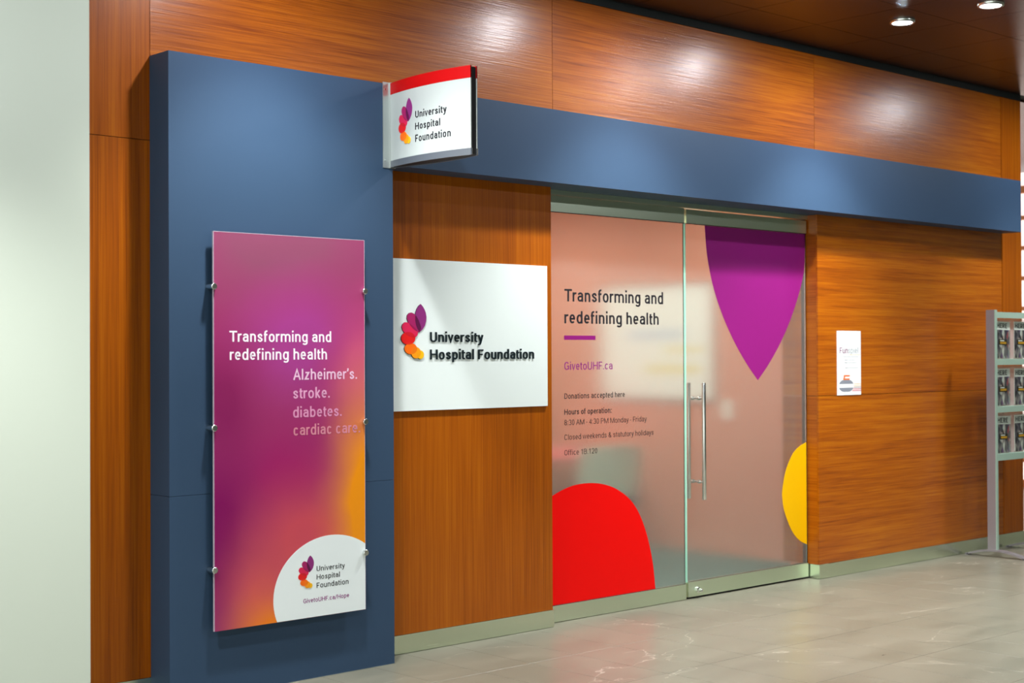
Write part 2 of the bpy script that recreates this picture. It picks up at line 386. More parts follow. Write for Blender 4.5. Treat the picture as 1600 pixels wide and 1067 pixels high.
# coordinates as measured on the large white sign (x, z in metres)
PETALS = [lens((4.7701, 1.7657), (4.7606, 1.6218), -.0385, -.0385) if False else
          [(4.7701, 1.7657), (4.7830, 1.7540), (4.7945, 1.7385), (4.8030, 1.7210), (4.8070, 1.7000), (4.8050, 1.6800), (4.7970, 1.6560), (4.7810, 1.6360), (4.7606, 1.6218),
           (4.7470, 1.6390), (4.7380, 1.6580), (4.7325, 1.6800), (4.7325, 1.7010), (4.7370, 1.7220), (4.7460, 1.7430), (4.7570, 1.7570)],
          [(4.6940, 1.7190), (4.7080, 1.7215), (4.7250, 1.7160), (4.7420, 1.7020), (4.7560, 1.6820), (4.7680, 1.6560), (4.7710, 1.6420), (4.7606, 1.6218),
           (4.7400, 1.6270), (4.7200, 1.6380), (4.7020, 1.6540), (4.6880, 1.6720), (4.6800, 1.6900), (4.6820, 1.7070)],
          [(4.6650, 1.6715), (4.6820, 1.6710), (4.7030, 1.6630), (4.7250, 1.6480), (4.7430, 1.6310), (4.7500, 1.6210), (4.7480, 1.6080), (4.7390, 1.5980),
           (4.7150, 1.5960), (4.6900, 1.6010), (4.6680, 1.6140), (4.6520, 1.6320), (4.6465, 1.6480), (4.6520, 1.6620)],
          ell(4.6873, 1.5907, .0457, .0323), ell(4.7033, 1.538, .0403, .0281), ell(4.7371, 1.5175, .0306, .0290), ell(4.7666, 1.5072, .0220, .0214)]
PX0, PX1, PZ0, PZ1 = 4.6417, 4.8070, 1.4858, 1.7657
def clip_poly(S, C):
    """part of polygon S inside convex polygon C (both wound the same way)"""
    area = sum(C[i][0]*C[(i+1) % len(C)][1]-C[(i+1) % len(C)][0]*C[i][1] for i in range(len(C)))
    sg = 1 if area > 0 else -1; out = list(S)
    for i in range(len(C)):
        a, b = C[i], C[(i+1) % len(C)]; inp = out; out = []
        ins = lambda p: sg*((b[0]-a[0])*(p[1]-a[1])-(b[1]-a[1])*(p[0]-a[0])) >= 0
        for j in range(len(inp)):
            p, q = inp[j], inp[(j+1) % len(inp)]
            if ins(p) != ins(q):
                d1 = (b[0]-a[0])*(p[1]-a[1])-(b[1]-a[1])*(p[0]-a[0]); d2 = (b[0]-a[0])*(q[1]-a[1])-(b[1]-a[1])*(q[0]-a[0])
                t = d1/(d1-d2); x = (p[0]+(q[0]-p[0])*t, p[1]+(q[1]-p[1])*t)
                if ins(p): out += [p, x] if not out or out[-1] != p else [x]
                else: out += [x]
            elif ins(p): out.append(p)
        if len(out) < 3: return []
    r = []
    for p in out:
        if not r or (abs(p[0]-r[-1][0])+abs(p[1]-r[-1][1])) > 1e-5: r.append(p)
    return r
def logo(parent, X0, X1, Z0, Z1, y, depth=.0006, warp=None):
    sx, sz = (X1-X0)/(PX1-PX0), (Z1-Z0)/(PZ1-PZ0)
    tr = lambda P: [(X0+(x-PX0)*sx, Z0+(z-PZ0)*sz) for x, z in P]
    def put(name, P, yy, m, par, th):
        bm = bmesh.new(); prism(bm, tr(P), yy-th, yy)
        if warp:
            for v in bm.verts: v.co = warp(v.co.copy())
        return finish(name, bm, m, par)
    step = max(.00025, depth*.12)
    for i, P in enumerate(PETALS):
        o = put('logo_petal', P, y, M['petal%d' % i], parent, depth+step*i)
        o['label'] = ['purple pointed petal', 'magenta petal', 'crimson petal', 'red petal', 'orange petal', 'amber petal', 'yellow petal'][i]
        if i:
            ov = clip_poly(P, PETALS[i-1])
            if len(ov) >= 3:
                put('petal_overlap', ov, y-depth-step*i, M['overlap%d' % (i-1)], o, .0002)

# ------------------------------------------------------------------ lamps (light of the recessed cans; the lobby row is added fill)
def downlight(x, y, pw, label, i):
    t = empty('ceiling_downlight', (x, y, CZ), label=label, cat='light', group='recessed downlights in the wood ceiling')
    bm = bmesh.new()
    lathe(bm, [(.058, .0015), (.058, -.012), (.064, -.016), (.074, -.014), (.078, -.006), (.078, .0015)], (x, y, CZ), 36)
    finish('trim_ring', bm, M['chrome'], t, smooth=True)
    bm = bmesh.new(); rr = lathe(bm, [(.057, -.006), (.05, -.013), (.035, -.0175), (.016, -.019)], (x, y, CZ), 32)
    bm.faces.new(rr[-1])
    finish('lens', bm, M['emit'], t, smooth=True)
    for nm, pwr, ang, bl in (('lamp_beam', P_MAIN, 96, .6),):
        l = bpy.data.lights.new(nm, 'SPOT' if nm == 'lamp_beam' else 'POINT'); l.energy = pwr*pw
        if nm == 'lamp_beam': l.spot_size = math.radians(ang); l.spot_blend = bl
        l.color = (.985, 1.0, .955); l.shadow_soft_size = .10
        o = bpy.data.objects.new(nm, l); link(o, t); o.location = (0, 0, -.045)
for i, a in enumerate(LAMPS): downlight(*a, i)

# ------------------------------------------------------------------ setting: floor
fl = box('floor', -3, 16, -13, 0.30, -.12, -.004, M['grout']); tag(fl, kind='structure')
TX, TY, OX = .305, .61, 4.66
tm = {}
for ix in range(-7, 26):
    for iy in range(5):
        x0 = OX+ix*TX; y1 = -0.004-iy*TY
        bm = bmesh.new(); bx(bm, -TX/2+.001, TX/2-.001, -TY/2+.001, TY/2-.001, -.012, 0.0) if False else None
        if 't' not in tm:
            bx(bm, -TX/2+.0011, TX/2-.0011, -TY/2+.0011, TY/2-.0011, -.0035, 0.0)
            es = [e for e in bm.edges if all(v.co.z > -.001 for v in e.verts)]
            bmesh.ops.bevel(bm, geom=es, offset=.0008, segments=1, affect='EDGES')
            me = bpy.data.meshes.new('floor_tile'); bm.to_mesh(me); me.materials.append(M['tile']); tm['t'] = me
        bm.free()
        o = bpy.data.objects.new('floor_tile', tm['t']); link(o, fl); o.location = (x0+TX/2, y1-TY/2, 0)
# the rest of the lobby floor, farther than the pieces can be told apart
box('floor_field', -3, 16, -13, -0.004-5*TY, -.004, 0, M['tile'], fl)
box('floor_field', -3, OX-7*TX, -0.004-5*TY, 0.0, -.004, 0, M['tile'], fl)
box('floor_field', OX+26*TX, 16, -0.004-5*TY, 0.3, -.004, 0, M['tile'], fl)
box('threshold', 5.72, 8.195, -.004, .30, -.004, -.0005, M['tile'], fl)

# ------------------------------------------------------------------ setting: ceiling with square wood panels
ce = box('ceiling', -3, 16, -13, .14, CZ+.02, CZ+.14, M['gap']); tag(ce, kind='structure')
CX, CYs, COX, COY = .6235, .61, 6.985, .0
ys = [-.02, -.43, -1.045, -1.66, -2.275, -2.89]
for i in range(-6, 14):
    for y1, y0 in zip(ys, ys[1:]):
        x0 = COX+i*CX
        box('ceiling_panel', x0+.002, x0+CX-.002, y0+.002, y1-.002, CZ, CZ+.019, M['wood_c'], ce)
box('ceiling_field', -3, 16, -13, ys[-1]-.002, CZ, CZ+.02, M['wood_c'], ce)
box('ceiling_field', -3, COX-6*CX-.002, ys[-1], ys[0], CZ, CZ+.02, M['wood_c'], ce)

# ------------------------------------------------------------------ setting: main wall
wb = empty('wall_back', (0, 0, 0), kind='structure')
for a in ((2.3, 5.715, .0115, .14, 0, CZ+.02), (8.205, 10.93, .0115, .14, 0, CZ+.02), (5.715, 8.205, .0115, .14, 2.44, CZ+.02)):
    box('wall_core', *a, M['gap'], wb)
box('ceiling_reveal', 2.3, 10.93, -.002, .0115, 3.503, CZ+.019, M['reveal'], wb)
g = .0015
def wp(x0, x1, z0, z1, m, y=0.0):
    return box('wood_panel', x0+g, x1-g, y, y+.0115, z0+g, z1-g, M[m], wb, bevel=.0008, seg=1)
wp(2.3, 3.25, .095, 2.457, 'wood_v'); wp(2.3, 3.25, 2.457, 3.502, 'wood_v')
for a, b in ((3.25, 5.733), (5.733, 8.175), (8.175, 10.62)): wp(a, b, 2.60, 3.502, 'wood_h')
wp(4.2, 5.717, .095, 2.60, 'wood_v')
wp(8.199, 10.62, 1.221, 2.60, 'wood_h'); wp(8.199, 10.62, .095, 1.221, 'wood_h')
wp(10.62, 10.665, .095, 3.502, 'wood_v', -.004); wp(10.665, 10.93, .095, 3.502, 'wood_v')
# jamb returns of the doorway
for z0, z1 in ((.095, 1.221), (1.221, 2.434)):
    box('wood_panel', 8.2005, 8.2045, .0125, .30, z0+g, z1-g, M['wood_h'], wb)
box('wood_panel', 5.7155, 5.7195, .0125, .30, .095, 2.434, M['wood_v'], wb)
# stainless base
def base(x0, x1, y0=-.004, y1=.011): return box('baseboard_section', x0, x1, y0, y1, .002, .095, M['steel'], bb, bevel=.0012, seg=1)
bb = empty('baseboard_back', (0, 0, 0), kind='structure')
base(2.3, 3.25); base(4.2, 5.722); base(8.196, 10.93)
box('baseboard_section', 8.196, 8.2003, .011, .0965, .002, .095, M['steel'], bb)
box('baseboard_section', 5.7155, 5.722, .011, .089, .002, .095, M['steel'], bb)

# soffit over the door recess and header
lt = box('trim_3', 5.72, 8.199, .0, .30, 2.434, 2.50, M['blue']); tag(lt, kind='structure')

# cream wall nearer the camera on the left
wl = empty('wall_left', (0, 0, 0), kind='structure')
box('plaster', -3, 2.709, -.50, -.03, 0, CZ, M['cream'], wl)
# blue portal: pillar and beam
p1 = empty('trim_1', (3.86, -.08, 0), kind='structure')
box('facing_panel', 3.248, 4.477, PP, -.0005, .0005, .897, M['blue'], p1, bevel=.0015, seg=1)
box('facing_panel', 3.248, 4.477, PP, -.0005, .8985, 2.83, M['blue'], p1, bevel=.0015, seg=1)
tag(box('base_bead', 3.248, 4.479, PP-.0015, PP+.002, .0, .004, M['chrome'], p1), label='thin pale bead along the foot')
p2 = box('trim_2', 4.478, 10.622, PP, -.0005, 2.434, 2.83, M['blue'], bevel=.0015, seg=1); tag(p2, kind='structure')

# lobby beyond: wall behind the camera, glazed end wall
wf = box('wall_front', -3, 16, -13.2, -13, 0, CZ, M['cream']); tag(wf, kind='structure')
we = empty('window_2', (15.5, 5.5, 0), kind='structure')
M['mullion'] = mat('mullion', s2l(206, 120, 60), .5)
for z in (0.0, .28, .62, .96, 1.30, 1.64, 1.98, 2.32, 2.66, 3.0, 3.3):
    box('crossbar', 15.46, 15.54, 2.2, 9, z, z+(.08 if z in (0.0, 3.3) else .045), M['mullion'], we)
for k in range(6):
    y = 2.2+k*1.3
    box('mullion', 15.44, 15.56, y, y+.06, 0, CZ, M['mullion'], we)
sky = mat('bright_outside', (1, .93, .90), .9); _s = sky.node_tree.nodes['Principled BSDF']
_s.inputs['Emission Color'].default_value = (1, .90, .86, 1); _s.inputs['Emission Strength'].default_value = .8
box('lit_pane', 15.60, 15.62, 2.2, 9, 0, CZ, sky, we)
tag(box('wall_right', 15.42, 15.6, -13, 2.2, 0, CZ, mat('wall_taupe', s2l(164, 170, 150), .7)), kind='structure')  # unseen wall, added so wood and steel mirror a darker end than the window
# end of the main wall and the far lobby floor behind it
fl2 = box('floor_lobby', 10.95, 16, .30, 9, -.12, 0, M['tile']); tag(fl2, kind='structure')
ce2 = box('ceiling_lobby', 10.95, 16, .14, 9, CZ, CZ+.14, M['wood_c']); tag(ce2, kind='structure')

# ------------------------------------------------------------------ setting: the office behind the glass
M['office_pink'] = mat('office_pink', s2l(218, 148, 122), .8, spec=.15)
M['office_teal'] = mat('office_teal', s2l(74, 112, 108), .6)
M['office_ceil'] = mat('office_ceil', s2l(225, 225, 218), .8)
tag(box('wall_office_right', 8.72, 8.84, .14, 4.6, 0, 2.8, M['office_pink']), kind='structure')
tag(box('wall_office_far', 4.6, 8.72, 4.5, 4.6, 0, 2.8, M['office_pink']), kind='structure')
tag(box('wall_office_left', 4.5, 4.6, .14, 4.6, 0, 2.8, M['office_pink']), kind='structure')
tag(box('floor_office', 4.5, 8.84, .30, 4.6, -.12, 0, M['office_teal']), kind='structure')
tag(box('ceiling_office', 4.5, 8.84, .145, 4.6, 2.8, 2.9, M['office_ceil']), kind='structure')
tag(box('wall_office_front', 4.6, 5.70, .145, .25, 0, 2.8, M['office_pink']), kind='structure')
tag(box('wall_office_side', 8.21, 8.72, .145, .25, 0, 2.8, M['office_pink']), kind='structure')
for k, (x, y) in enumerate(((6.0, 1.1), (7.6, 1.1), (6.0, 2.9), (7.6, 2.9))):  # unseen fixtures, added to light the room behind the glass
    t = empty('office_ceiling_light', (x, y, 2.8), label=['square white office ceiling light nearest the fixed glass', 'square white office ceiling light nearest the glass door', 'square white office ceiling light deep behind the fixed glass', 'square white office ceiling light over the meeting table'][k], cat='light', group='square ceiling lights in the office')
    box('light_frame', x-.31, x+.31, y-.31, y+.31, 2.785, 2.7995, M['white_paint'], t, bevel=.003)
    l = bpy.data.lights.new('lamp_area', 'AREA'); l.energy = 19; l.size = .56; l.color = (1, .97, .9)
    o = bpy.data.objects.new('lamp_area', l); link(o, t); o.location = (0, 0, -.02)

# ------------------------------------------------------------------ glass front: fixed pane (window_1) and door leaf (door_1)
GT = .012
w1 = empty('window_1', (6.3, GY, 0), kind='structure')
box('pane', 5.7205, 6.940, GY, GY+GT, .094, 2.311, M['glass'], w1)
box('bottom_rail', 5.7205, 6.938, GY-.010, GY+.026, .003, .094, M['steel_rail'], w1, bevel=.0012, seg=1)
box('top_rail', 5.7205, 6.938, GY-.010, GY+.026, 2.311, 2.402, M['steel_rail'], w1, bevel=.0012, seg=1)
box('edge_strip', 6.940, 6.9425, GY, GY+GT, .094, 2.311, M['glass_edge'], w1)
d1 = empty('door_1', (7.57, GY, 0), kind='structure')
DX0, DX1 = 6.957, 8.186
box('pane', DX0+.0025, DX1, GY, GY+GT, .103, 2.311, M['glass'], d1)
box('edge_strip', DX0-.004, DX0+.0025, GY, GY+GT, .103, 2.311, M['glass_edge'], d1)
box('bottom_rail', DX0-.003, DX1, GY-.012, GY+.028, .012, .103, M['steel_rail'], d1, bevel=.0015, seg=1)
box('top_rail', DX0-.003, DX1, GY-.012, GY+.028, 2.311, 2.396, M['steel_rail'], d1, bevel=.0015, seg=1)
tag(box('door_seal', DX0, DX1, GY+.002, GY+.02, .001, .011, M['black_gap'], d1), label='black gap seal under the leaf')
hd = box('trim_4', 5.7205, 8.199, GY-.012, GY+.04, 2.405, 2.4335, M['steel_rail']); tag(hd, kind='structure')
tag(box('trim_5', 8.1875, 8.199, GY+.004, GY+.04, .0, 2.404, M['black_gap']), kind='structure')
for par, xa, xb, zg in ((w1, 5.7205, 6.938, 2.311), (d1, DX0, DX1, 2.311)):
    box('gasket', xa, xb, GY-.0118, GY-.0005, zg-.0035, zg-.0005, M['black_gap'], par)
for par, xa, xb, zg in ((w1, 5.7205, 6.938, .0945), (d1, DX0, DX1, .1035)):
    box('gasket', xa, xb, GY-.004, GY-.0014, zg, zg+.0025, M['black_gap'], par)
# lock knob
bm = bmesh.new(); lathe(bm, [(.0, -.042), (.008, -.042), (.010, -.040), (.0105, -.02), (.017, -.018), (.019, -.012), (.019, 0)], (7.035, GY-.012, .052), 24, 'Y')
finish('lock_knob', bm, M['chrome'], d1, smooth=True)
# pull handle: two vertical bars joined through the glass
hx, zt, zb = 7.052, 1.327, .607
hy = GY-.062
bm = bmesh.new(); tube(bm, (hx, hy, zb), (hx, hy, zt), .0125, 24); h1 = finish('handle', bm, M['chrome'], d1, smooth=True, bevel=.0015)
bm = bmesh.new(); tube(bm, (hx, GY+GT+.055, zb), (hx, GY+GT+.055, zt), .0125, 24); h2 = finish('handle', bm, M['chrome'], d1, smooth=True, bevel=.0015)
h2['label'] = 'matching pull bar seen through the glass'
for z in (zt-.095, zb+.11):
    bm = bmesh.new(); tube(bm, (hx, hy+.008, z), (hx, GY, z), .006, 16)
    tube(bm, (hx, GY-.030, z), (hx, GY-.016, z), .0115, 20)
    finish('standoff', bm, M['chrome'], h1, smooth=True)
    bm = bmesh.new(); tube(bm, (hx, GY+GT, z), (hx, GY+GT+.047, z), .006, 16); tube(bm, (hx, GY+GT+.016, z), (hx, GY+GT+.03, z), .0115, 20)
    finish('standoff', bm, M['chrome'], h2, smooth=True)
# vinyl shapes on the glass
def catmull(pts, n=8):
    out = []; k = len(pts)
    for i in range(k-1):
        p0 = Vector(pts[max(i-1, 0)]); p1 = Vector(pts[i]); p2 = Vector(pts[i+1]); p3 = Vector(pts[min(i+2, k-1)])
        for s in range(n):
            t = s/n; out.append(tuple(.5*((2*p1)+(p2-p0)*t+(2*p0-5*p1+4*p2-p3)*t*t+(3*p1-p0-3*p2+p3)*t**3)))
    out.append(tuple(pts[-1])); return out
def decal(name, pts, m, par, label):
    bm = bmesh.new(); prism(bm, pts, GY-.0012, GY-.0002); o = finish(name, bm, m, par); o['label'] = label; return o
red = [(5.7215, .0945), (5.7215, .675)]+catmull([(5.80, .711), (5.89, .742), (5.992, .762), (6.112, .765), (6.229, .749), (6.338, .712), (6.447, .645), (6.531, .547), (6.597, .409), (6.642, .251), (6.664, .0945)])
decal('vinyl_arch', red, M['vinyl_red'], w1, 'large red vinyl arch on the fixed glass')
left = catmull([(7.143, 2.307), (7.166, 2.117), (7.226, 1.919), (7.319, 1.739), (7.432, 1.578), (7.547, 1.447), (7.667, 1.334)])
right = catmull([(7.667, 1.334), (7.783, 1.438), (7.899, 1.565), (8.003, 1.705), (8.095, 1.865), (8.152, 1.995), (8.178, 2.10), (8.185, 2.307)])
decal('vinyl_petal', left+right[1:], M['vinyl_purple'], d1, 'purple vinyl petal pointing down on the door glass')
yel = catmull([(8.185, .910), (8.110, .886), (8.033, .838), (7.959, .734), (7.922, .62), (7.918, .555), (7.943, .46), (8.020, .332), (8.100, .262), (8.185, .226)])
decal('vinyl_disc', yel, M['vinyl_yellow'], d1, 'yellow vinyl half disc at the hinge edge')
TYp = GY-.0002
text('lettering', 'Transforming and', 5.9071, 6.7489, 1.8075, 1.8780, TYp, M['ink'], w1, .026)
text('lettering', 'redefining health', 5.9062, 6.7077, 1.6825, 1.7510, TYp, M['ink'], w1, .026)
box('lettering_bar', 5.903, 6.158, GY-.0010, GY-.0002, 1.589, 1.6136, M['vinyl_purple'], w1)
text('lettering', 'GivetoUHF.ca', 5.9043, 6.2996, 1.4180, 1.4630, TYp, M['purple_ink'], w1, .008)
text('lettering', 'Donations accepted here', 5.9032, 6.4035, 1.2540, 1.2850, TYp, M['ink'], w1, .012)
text('lettering', 'Hours of operation:', 5.9025, 6.2894, 1.1640, 1.1950, TYp, M['ink'], w1, .022)
text('lettering', '8:30 AM - 4:30 PM Monday - Friday', 5.9021, 6.5942, 1.1045, 1.1350, TYp, M['ink'], w1, -.004)
text('lettering', 'Closed weekends & statutory holidays', 5.9015, 6.6553, 1.0215, 1.0515, TYp, M['ink'], w1, -.004)
text('lettering', 'Office 1B.120', 5.9009, 6.1688, .9340, .9640, TYp, M['ink'], w1, -.004)

# ------------------------------------------------------------------ printed panel on the pillar
px0, px1, pz0, pz1 = 3.446, 4.2705, .296, 2.053
PY = PP-.04
tp = empty('printed_panel', (3.86, PP, 1.17), label='tall purple and orange printed acrylic panel on the blue pillar', cat='poster')
pm = mat('panel_print', (.5, .1, .3), .22, spec=.55); pb = pm.node_tree.nodes['Principled BSDF']
tcn = N(pm, 'ShaderNodeTexCoord'); 
nz = N(pm, 'ShaderNodeTexNoise'); nz.inputs['Scale'].default_value = 2.2; nz.inputs['Detail'].default_value = 3
L(pm, tcn.outputs['Object'], nz.inputs['Vector'])
wv = N(pm, 'ShaderNodeVectorMath', operation='MULTIPLY_ADD'); L(pm, nz.outputs['Color'], wv.inputs[0]); wv.inputs[1].default_value = (.16, 0, .16); L(pm, tcn.outputs['Object'], wv.inputs[2])
def uvp(u, v): return (px0+u*(px1-px0)+.08, 0, pz0+(1-v)*(pz1-pz0)+.08)
cur = None
def blob(cur, u, v, rx, rz, col, p=1.0, rot=0.0):
    mp = N(pm, 'ShaderNodeMapping', vector_type='TEXTURE'); c = uvp(u, v)
    mp.inputs['Location'].default_value = (c[0], 0, c[2]); mp.inputs['Scale'].default_value = (rx, 1e6, rz); mp.inputs['Rotation'].default_value = (0, rot, 0)
    L(pm, wv.outputs[0], mp.inputs[0])
    g_ = N(pm, 'ShaderNodeTexGradient', gradient_type='QUADRATIC_SPHERE'); L(pm, mp.outputs[0], g_.inputs[0])
    q = N(pm, 'ShaderNodeMath', operation='MULTIPLY', use_clamp=True); L(pm, g_.outputs['Fac'], q.inputs[0]); q.inputs[1].default_value = 1.6*p
    x = N(pm, 'ShaderNodeMix', data_type='RGBA'); L(pm, q.outputs[0], x.inputs[0])
    if cur is None: x.inputs[6].default_value = (*s2l(160, 52, 106), 1)
    else: L(pm, cur, x.inputs[6])
    x.inputs[7].default_value = (*col, 1); return x.outputs[2]
cur = blob(None, .4, .0, 1.3, .6, s2l(138, 72, 100), 1)
cur = blob(cur, .55, .28, .55, .45, s2l(166, 62, 138), 1)
cur = blob(cur, .05, .42, .35, .5, s2l(140, 34, 92), .9)
cur = blob(cur, 1.0, .35, .35, .55, s2l(198, 78, 126), .9)
cur = blob(cur, .45, .62, .5, .4, s2l(164, 34, 104), 1)
cur = blob(cur, .02, .78, .42, .75, s2l(132, 14, 92), 1.1)
cur = blob(cur, .62, .80, .55, .5, s2l(206, 76, 92), 1)
cur = blob(cur, .35, .92, .40, .38, s2l(208, 84, 88), .9)
cur = blob(cur, 1.04, .74, .36, .95, s2l(246, 150, 18), 1.3)
cur = blob(cur, .42, 1.03, .42, .28, s2l(240, 128, 26), 1.2)
L(pm, cur, pb.inputs['Base Color'])
sheet = box('acrylic_sheet', px0, px1, PY, PY+.008, pz0, pz1, [pm], tp, bevel=.0008, seg=1)
M['clear_edge'] = mat('clear_edge', s2l(205, 190, 205), .25)
bm = bmesh.new()
bx(bm, px0-.0018, px0, PY-.0002, PY+.009, pz0, pz1); bx(bm, px1, px1+.0018, PY-.0002, PY+.009, pz0, pz1); bx(bm, px0-.0018, px1+.0018, PY-.0002, PY+.009, pz1, pz1+.0018)
finish('polished_edge', bm, M['clear_edge'], sheet)['label'] = 'pale polished rim of the acrylic sheet'
for x in (px0-.005, px1-.003):
    for z in (1.811, 1.189, .566):
        bm = bmesh.new(); lathe(bm, [(0, -.016), (.0125, -.016), (.0145, -.014), (.0145, -.001), (.0145, .0005)], (x, PY, z), 28, 'Y')
        lathe(bm, [(.0125, .0), (.0125, .0395)], (x, PY, z), 28, 'Y')
        finish('standoff_stud', bm, M['chrome'], tp, smooth=True)
# white half disc with the foundation's mark
cxx, czz, rx_, rz_ = 4.073, .392, .322, .275
arc = []
for i in range(0, 61):
    a = math.pi+math.radians(20)-i*math.radians(220)/60
    x, z = cxx+rx_*math.cos(a), czz+rz_*math.sin(a)
    arc.append((x, z))
poly = clip_poly([(cxx+rx_*math.cos(2*math.pi*i/96), czz+rz_*math.sin(2*math.pi*i/96)) for i in range(96)], [(px0, pz0+.0005), (px1, pz0+.0005), (px1, pz1), (px0, pz1)])
bm = bmesh.new(); prism(bm, poly, PY-.0006, PY-.0001); finish('white_disc', bm, M['panel_white'], sheet)['label'] = 'white printed disc in the lower corner'
LY = PY-.0001
text('lettering', 'Transforming and', 3.5248, 4.0763, 1.5680, 1.6165, LY, M['white_ink'], sheet, .022)
text('lettering', 'redefining health', 3.5265, 4.0518, 1.4870, 1.5360, LY, M['white_ink'], sheet, .022)
text('lettering', "Alzheimer\u2019s.", 3.8624, 4.2251, 1.3940, 1.4425, LY, M['ink_p1'], sheet, .02)
text('lettering', 'stroke.', 3.8620, 4.0664, 1.3085, 1.3570, LY, M['ink_p2'], sheet, .02)
text('lettering', 'diabetes.', 3.8617, 4.1345, 1.2210, 1.2695, LY, M['ink_p3'], sheet, .02)
text('lettering', 'cardiac care.', 3.8635, 4.2420, 1.1390, 1.1875, LY, M['ink_p4'], sheet, .02)
LY2 = PY-.0005
text('lettering', 'University', 3.9889, 4.1502, .5060, .5290, LY2, M['ink'], sheet, .012)
text('lettering', 'Hospital', 3.9887, 4.1211, .4672, .4902, LY2, M['ink'], sheet, .012)
text('lettering', 'Foundation', 3.9886, 4.1711, .4280, .4520, LY2, M['ink'], sheet, .012)
text('lettering', 'GivetoUHF.ca/Hope', 3.9144, 4.1738, .3655, .3850, LY2, M['purple_ink'], sheet, .01)
logo(sheet, 3.886, 3.974, .432, .582, LY2, .0004)

# ------------------------------------------------------------------ white sign with raised letters
ws = empty('wall_sign', (5.13, 0, 1.61), label='wide white wall sign with raised black letters and colourful petals', cat='sign')
SYF = -.013
box('sign_board', 4.4785, 5.672, SYF, -.0005, 1.223, 1.993, M['sign_white'], ws, bevel=.001, seg=1)
text('raised_lettering', 'University', 4.8324, 5.1961, 1.5730, 1.6235, SYF, M['letter_black'], ws, .024, .005)
text('raised_lettering', 'Hospital Foundation', 4.8319, 5.5658, 1.4830, 1.5340, SYF, M['letter_black'], ws, .024, .005)
bm = bmesh.new()
for P in PETALS: 
    prism(bm, [(x-.0015, z-.001) for x, z in P], SYF-.004, SYF)
finish('petal_backing', bm, M['black'], ws)['label'] = 'dark raised edge behind the petals'
logo(ws, PX0, PX1, PZ0, PZ1, SYF-.004, .0008)

# ------------------------------------------------------------------ projecting two sided sign
fs = empty('projecting_sign', (4.457, PP, 2.63), label='double sided red and white sign standing out from the blue pillar', cat='sign')
box('bracket', 4.416, 4.458, PP-.004, PP, 2.418, 2.836, M['alu'], fs, bevel=.001, seg=1)
tag(box('bracket_post', 4.455, 4.486, PP-.012, PP, 2.418, 2.836, M['alu'], fs, bevel=.001, seg=1), label='slim upright that holds both faces')
for z in (2.80, 2.455):
    bm = bmesh.new(); tube(bm, (4.428, PP-.0065, z), (4.428, PP-.004, z), .004, 14); finish('screw', bm, M['chrome'], fs)
YS, YE = PP-.008, -.778
XL = 4.457
def fx(t, side):  # t along the length
    b = .035*4*t*(1-t)
    return (XL-b-.009*t) if side < 0 else (XL+.026+b+.006*t)
def face(side):
    n = 24; th = .005
    def strip(z0, z1, name, m, off=0.0, par=None, thick=th):
        bm = bmesh.new(); rows = []
        for i in range(n+1):
            t = i/n; y = YS+(YE-YS)*t; xo = fx(t, side)+side*off; xi = xo-side*thick
            rows.append([bm.verts.new((xo, y, z0)), bm.verts.new((xo, y, z1)), bm.verts.new((xi, y, z1)), bm.verts.new((xi, y, z0))])
        for a, b in zip(rows, rows[1:]):
            for k in range(4): bm.faces.new((a[k], a[(k+1) % 4], b[(k+1) % 4], b[k]))
        bm.faces.new(rows[0][::-1]); bm.faces.new(rows[-1])
        return finish(name, bm, m, par, smooth=True)
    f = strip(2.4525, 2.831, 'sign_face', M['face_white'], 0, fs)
    strip(2.7745, 2.8315, 'red_band', M['sign_red'], .0006, f, .0064)['label'] = 'red band along the top'
    strip(2.4205, 2.4520, 'bottom_rail', M['alu_dark'], .001, f, .007)
    y = YE
    bm = bmesh.new(); bx(bm, min(fx(1, side), fx(1, side)-side*.006), max(fx(1, side), fx(1, side)-side*.006), YE-.004, YE, 2.4205, 2.4520)
    finish('end_cap', bm, M['chrome'], f)
    return f
fl_ = face(-1); fr_ = face(1)
fl_['label'] = 'curved white face with the petals and lettering'; fr_['label'] = 'curved face turned away'
# black fill painted in for the shaded open hollow between the faces
bm = bmesh.new(); n = 24; top, bot = [], []
for i in range(n+1):
    t = i/n*.995; y = YS+(YE-YS)*t
    top.append((bm.verts.new((fx(t, -1)+.0052, y, 2.826)), bm.verts.new((fx(t, 1)-.0052, y, 2.826))))
    bot.append((bm.verts.new((fx(t, -1)+.0052, y, 2.424)), bm.verts.new((fx(t, 1)-.0052, y, 2.424))))
for i in range(n):
    bm.faces.new((top[i][0], top[i][1], top[i+1][1], top[i+1][0])); bm.faces.new((bot[i][0], bot[i+1][0], bot[i+1][1], bot[i][1]))
    bm.faces.new((top[i][0], top[i+1][0], bot[i+1][0], bot[i][0])); bm.faces.new((top[i][1], bot[i][1], bot[i+1][1], top[i+1][1]))
bm.faces.new((top[0][0], bot[0][0], bot[0][1], top[0][1])); bm.faces.new((top[n][0], top[n][1], bot[n][1], bot[n][0]))
finish('sign_core', bm, M['black_gap'], fs)['label'] = 'black core between the two faces'
def wrap(p):   # x measured from the pillar outwards, y = offset off the face
    t = (p.x)/(YS-YE)
    return Vector((fx(t, -1)+p.y, YS-p.x, p.z))
T0 = YS
def tx(yw): return YS-yw
text('lettering', 'University', tx(-.411), tx(-.636), 2.6305, 2.6625, -.0001, M['ink'], fl_, .034, .0005, wrap)
text('lettering', 'Hospital', tx(-.410), tx(-.593), 2.5740, 2.6065, -.0001, M['ink'], fl_, .034, .0005, wrap)
text('lettering', 'Foundation', tx(-.410), tx(-.661), 2.5160, 2.5500, -.0001, M['ink'], fl_, .034, .0005, wrap)
logo(fl_, tx(-.261), tx(-.387), 2.515, 2.734, -.0001, .0004, wrap)
